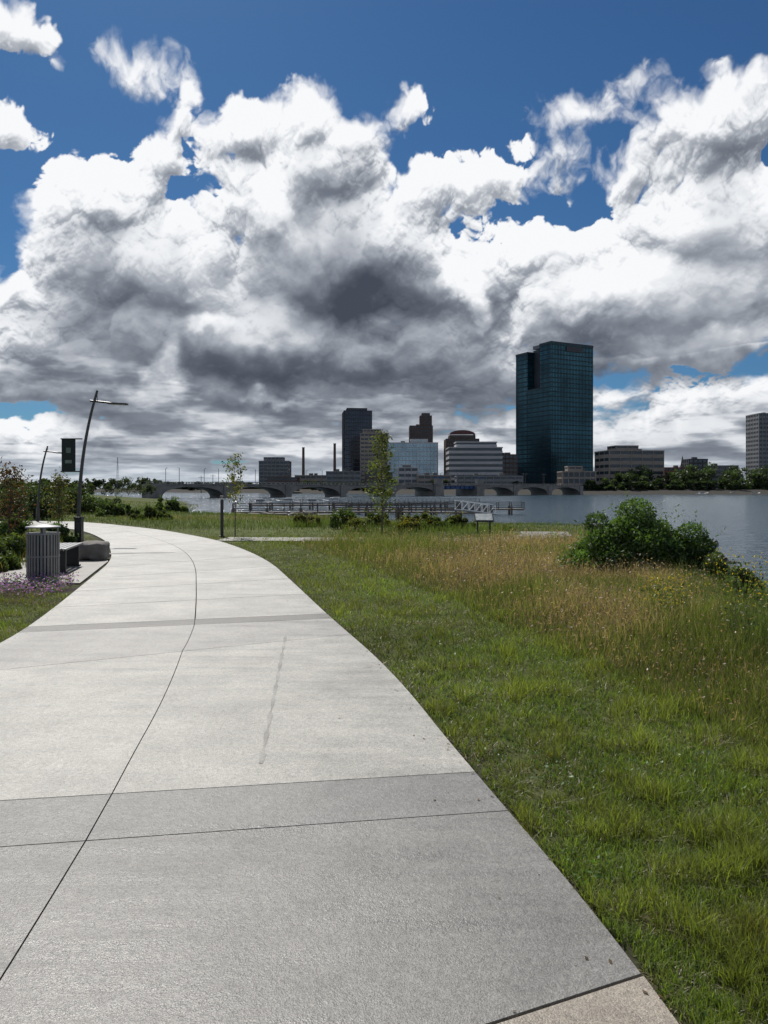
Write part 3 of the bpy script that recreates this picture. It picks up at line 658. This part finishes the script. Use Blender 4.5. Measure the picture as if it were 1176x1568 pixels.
gshell(7,wr,wl*.31+.2,wl*.66,0,Ht-3,off=.06)
gshell(.2,7,wl*.31+.2,wl*.66,0,Hn,off=.04)
gshell(.0,wr,wl*.66+.2,wl,0,Hl,off=.08)
m.box((6.9,wl*.485,(Hn+Ht)/2),(.5,wl*.33,Ht-Hn-4),3)
m.box((wr*.55,-.55,Ht-4.2),(wr*.4,.5,4.5),3)
m.box((wr/2,wl/2,Ht+1.4),(wr*.6,wl*.5,3),2)
for s in((wr*.2,-1),(wr*.8,-1)): m.box((s[0],s[1],3.5),(9,3,7),2)
m.obj('teal_glass_skyscraper',[G['teal'],G['teald'],G['grey'],G['dk']],(X(844,D),D,-.5),th)

# ---------------------------------------------------------------- sky : cloud dome ring (far shell) + nishita
SAZ=math.radians(-22); SEL=math.radians(50)
da=math.radians(.052)
azf=np.arange(-.52,.52,da*1.1); azc=np.radians(np.arange(1.0,151,1.0))
AZ=np.concatenate([-.52-azc[::-1],azf,.52+azc]); EL=np.arange(math.radians(-1.2),math.radians(43),da)
A,E=np.meshgrid(AZ,EL)
def pol(px,py,rx,ry):
    u=(px-588)/F; v=(HZ-py)/F; a=math.atan(u); e=math.atan(v/math.sqrt(1+u*u)); k=1/math.sqrt(1+u*u+v*v); return a,e,rx/F/(1+u*u),ry/F*k
w1x=fbm(A,E,9,101,4)-.5; w1y=fbm(A,E,9,111,4)-.5; w2x=fbm(A,E,38,121,4)-.5; w2y=fbm(A,E,38,131,4)-.5
PA=A+.05*w1x+.018*w2x; PE=E+.04*w1y+.016*w2y
PB=A+.10*w1x+.035*w2x; PF=E+.07*w1y+.035*w2y
def L_(e,P,Q): a,b,ra,re=pol(*e[:4]); return np.sqrt(((P-a)/ra)**2+((Q-b)/re)**2),min(ra,re)
Mx=np.full(A.shape,-1.0)
def smax(a,b,k): h=np.clip(.5+.5*(a-b)/k,0,1); return b*(1-h)+a*h+k*h*(1-h)
for e in [(150,325,95,70),(95,335,45,38),(268,190,28,52),(245,245,45,32),(330,215,50,30),(385,205,66,50),(485,195,52,58),(600,165,46,36),(555,200,56,52),(530,215,60,50),(500,260,90,65),(430,320,130,80),(640,300,100,36),(700,280,100,30),(770,266,70,26),
   (550,400,200,110),(250,420,210,100),(30,460,95,46),(400,520,430,95),(100,540,230,75),(850,375,160,54),(960,450,280,110),(1060,340,190,90),(990,255,95,40),(1110,180,120,62),(1160,112,60,28),(905,180,50,24),(990,118,25,13),(860,235,22,12),
   (700,440,150,100),(600,490,160,70),(1090,510,200,60),(60,60,140,50),(5,35,70,50),(160,92,75,36),(10,212,74,40),(90,262,20,11),(160,157,13,9),(400,590,600,60),(760,570,220,50),(1500,300,300,250),(-400,350,300,200)]:
    L,rm=L_(e,PA,PE); Mx=smax(Mx,(1-L)*rm,.012)
rw=ss((np.abs(A)-.75)/.3); Mx=np.maximum(Mx,-.3+rw*(.3+.09*(fbm(A,E,5,200,3)-.47)*2))
lg=np.log(np.maximum(E,0)+.025)
lowf=fbm(A*2.6,lg*1.5,4,210,5); lowg=fbm(A*1.2+5,lg*2.2,5,215,4)
low=.030+.10*(lowf-.45)+.04*(lowg-.5)-.2*ss((E-.155)/.05); Mx=np.maximum(Mx,low)
for e in [(303,288,24,14),(594,232,14,20),(716,346,26,12),(985,583,85,13),(1140,572,60,9),(15,640,60,20),(890,285,32,18),(930,235,10,14),(820,300,20,8),(900,622,40,5)]:
    L,rm=L_(e,PA,PE); Mx=np.minimum(Mx,np.maximum((L-1)*rm*1.4,-.03))
def worley(u,v,s,seed):
    u=u*s; v=v*s; ui=np.floor(u); vi=np.floor(v); best=np.zeros(u.shape)
    for i in(-1,0,1):
        for j in(-1,0,1):
            a=ui+i; b=vi+j; px=a+hsh(a,b,seed); py=b+hsh(a,b,seed+5); r=.55+.4*hsh(a,b,seed+9)
            best=np.maximum(best,r*r-(u-px)**2-(v-py)**2)
    return np.sqrt(best)
Vv=np.log(np.maximum(E,0)+.16)*.55
wU=A+.03*w1x+.016*w2x; wV=Vv+.03*w1y+.016*w2y
lo=ss((.17-E)/.08)
def cell(s,seed): return (worley(wU,wV,s,seed)-.55)*(1-lo)+lo*(worley(wU*1.7+3,wV*1.7,s,seed+50)-.55)*.55
fine=fbm(wU,wV,55,301,5)-.5; soft=fbm(A,E,13,320,3); mid=fbm(wU,wV,15,331,4)-.5
c1=cell(6,7); c2=cell(12,1); c3=cell(26,2); c4=cell(56,3); c5=cell(115,4)
Hs=Mx+.026*c1+.022*c2+.026*mid
H=Hs+.016*c3+.008*c4+.0038*c5+.022*fine+.006*(fbm(wU,wV,240,341,3)-.5)
ew=.004+.024*np.clip((soft-.46)*4,0,1)
alpha=ss((H+.001)/ew)
dE=da
def upint(r,W):
    cs=np.cumsum(r,axis=0)*dE; k=int(W/dE); i2=np.minimum(np.arange(cs.shape[0])+k,cs.shape[0]-1); return cs[i2]-cs
rs=np.clip(Hs/.05,0,1); rf=np.clip(H/.03,0,1)
S=upint(rs,.17); Sn=upint(rf,.03)
light=np.exp(-11.5*S)*.68+np.exp(-38*Sn)*.32
lightlo=np.exp(-42*upint(np.clip(H/.02,0,1),.035))
light=light*(1-lo)+lo*lightlo
def grad(Q,k):
    r=np.zeros_like(Q); r[:-k]=(Q[:-k]-Q[k:])/(k*dE)
    g=np.zeros_like(Q); kk=max(1,k//2); g[:,kk:]=(Q[:,kk:]-Q[:,:-kk])/(kk*dE*1.1); return r*.9+g*.3
dm=.25+.75*ss((light-.2)/.45)
rel=(np.clip(grad(H,3),-1.2,1.2)*.055+np.clip(grad(H,8),-1.1,1.1)*.115)*dm+np.clip(grad(Hs,22),-1,1)*.20+np.clip(grad(Hs,50),-1,1)*.14
B=.29+.68*light+rel*(.5+.6*light)+.20*np.exp(-np.maximum(H,0)/.007)+.22*mid
for e in [(560,440,160,75,-.24),(240,385,95,60,-.10),(120,540,150,55,-.16),(420,570,230,50,-.14),(660,570,190,50,-.2),(310,470,60,40,-.08),(60,505,90,35,-.06),(900,560,150,30,-.08),(540,480,150,60,-.14),(560,250,40,40,-.12),
   (430,345,120,46,.34),(140,300,90,50,.10),(270,560,28,50,.45),(705,455,40,52,.45),(330,450,50,55,.25),(1110,320,110,60,.15),(850,350,140,30,.15),(620,370,70,26,.2),(330,500,70,17,.35),(800,500,80,24,.35),(1060,420,200,90,.22),(900,420,130,60,.16),(1080,540,190,35,.26),(40,455,80,25,.2),(60,620,120,20,.2),(420,600,70,12,.3),(170,660,200,26,.08)]:
    L,rm=L_(e,PB,PF); B=B+e[4]*ss(1.1-L)
B=B+.10*ss((.13-E)/.09)
xp=[0,.2,.42,.62,.8,1.0]; cols=np.array([(.060,.072,.098),(.115,.132,.165),(.23,.255,.30),(.43,.46,.51),(.74,.765,.80),(.94,.95,.97)])
RGB=np.stack([np.interp(B,xp,cols[:,i]) for i in range(3)],-1)
hzf=ss((.05-E)/.05)[...,None]*.45; RGB=RGB*(1-hzf)+np.array((.50,.58,.67))*hzf
alpha=np.maximum(alpha,ss((.04-E)/.05)*.6)*(1-ss((E-math.radians(39))/math.radians(3.5)))
R=12000.0
V=np.stack([R*np.cos(E)*np.sin(A),R*np.cos(E)*np.cos(A),R*np.sin(E)],-1).reshape(-1,3)
me=gridmesh('sky',V,len(AZ),len(EL))
at=me.color_attributes.new('Col','FLOAT_COLOR','POINT'); at.data.foreach_set('color',np.concatenate([RGB,alpha[...,None]],-1).astype(np.float32).ravel())
m_,nt,out=newmat('cloud_layer'); N=nt.nodes; Lk=nt.links
a=N.new('ShaderNodeAttribute'); a.attribute_name='Col'; em=N.new('ShaderNodeEmission'); tr=N.new('ShaderNodeBsdfTransparent'); mx=N.new('ShaderNodeMixShader')
Lk.new(a.outputs['Color'],em.inputs[0]); Lk.new(a.outputs['Alpha'],mx.inputs[0]); Lk.new(tr.outputs[0],mx.inputs[1]); Lk.new(em.outputs[0],mx.inputs[2]); Lk.new(mx.outputs[0],out.inputs[0])
try: m_.cycles.emission_sampling='NONE'
except Exception as ex: print(ex)
me.materials.append(m_); so_=bpy.data.objects.new('sky',me); sc.collection.objects.link(so_)

w=bpy.data.worlds.new('World'); sc.world=w; w.use_nodes=True; nt=w.node_tree; Nn=nt.nodes; Lk=nt.links
for q in list(Nn): Nn.remove(q)
sky=Nn.new('ShaderNodeTexSky'); sky.sky_type='NISHITA'; sky.sun_disc=False; sky.sun_elevation=SEL; sky.sun_rotation=SAZ%(2*math.pi); sky.air_density=1.0; sky.dust_density=.3; sky.ozone_density=3
tn=Nn.new('ShaderNodeVectorMath'); tn.operation='MULTIPLY'; tn.inputs[1].default_value=(.36,.64,.88); Lk.new(sky.outputs['Color'],tn.inputs[0])
bg=Nn.new('ShaderNodeBackground'); bg.inputs['Strength'].default_value=.062; Lk.new(tn.outputs[0],bg.inputs['Color'])
wo=Nn.new('ShaderNodeOutputWorld'); Lk.new(bg.outputs[0],wo.inputs['Surface'])

sd=bpy.data.lights.new('sun','SUN'); sd.energy=5.0; sd.angle=math.radians(.5); sd.color=(1,.955,.88)
so=bpy.data.objects.new('sun',sd); sc.collection.objects.link(so)
sv=Vector((math.sin(SAZ)*math.cos(SEL),math.cos(SAZ)*math.cos(SEL),math.sin(SEL))); so.rotation_euler=sv.to_track_quat('Z','Y').to_euler(); so.location=(0,0,50)

cd=bpy.data.cameras.new('camera'); co=bpy.data.objects.new('camera',cd); sc.collection.objects.link(co)
co.location=(0,0,EYE); co.rotation_euler=(math.pi/2,0,0); cd.sensor_fit='VERTICAL'; cd.sensor_height=36; cd.lens=36*F/1568; cd.shift_y=-(784-HZ)/1568; cd.clip_start=.05; cd.clip_end=30000
sc.camera=co
sc.view_settings.view_transform='Standard'; sc.view_settings.look='None'; sc.view_settings.exposure=0
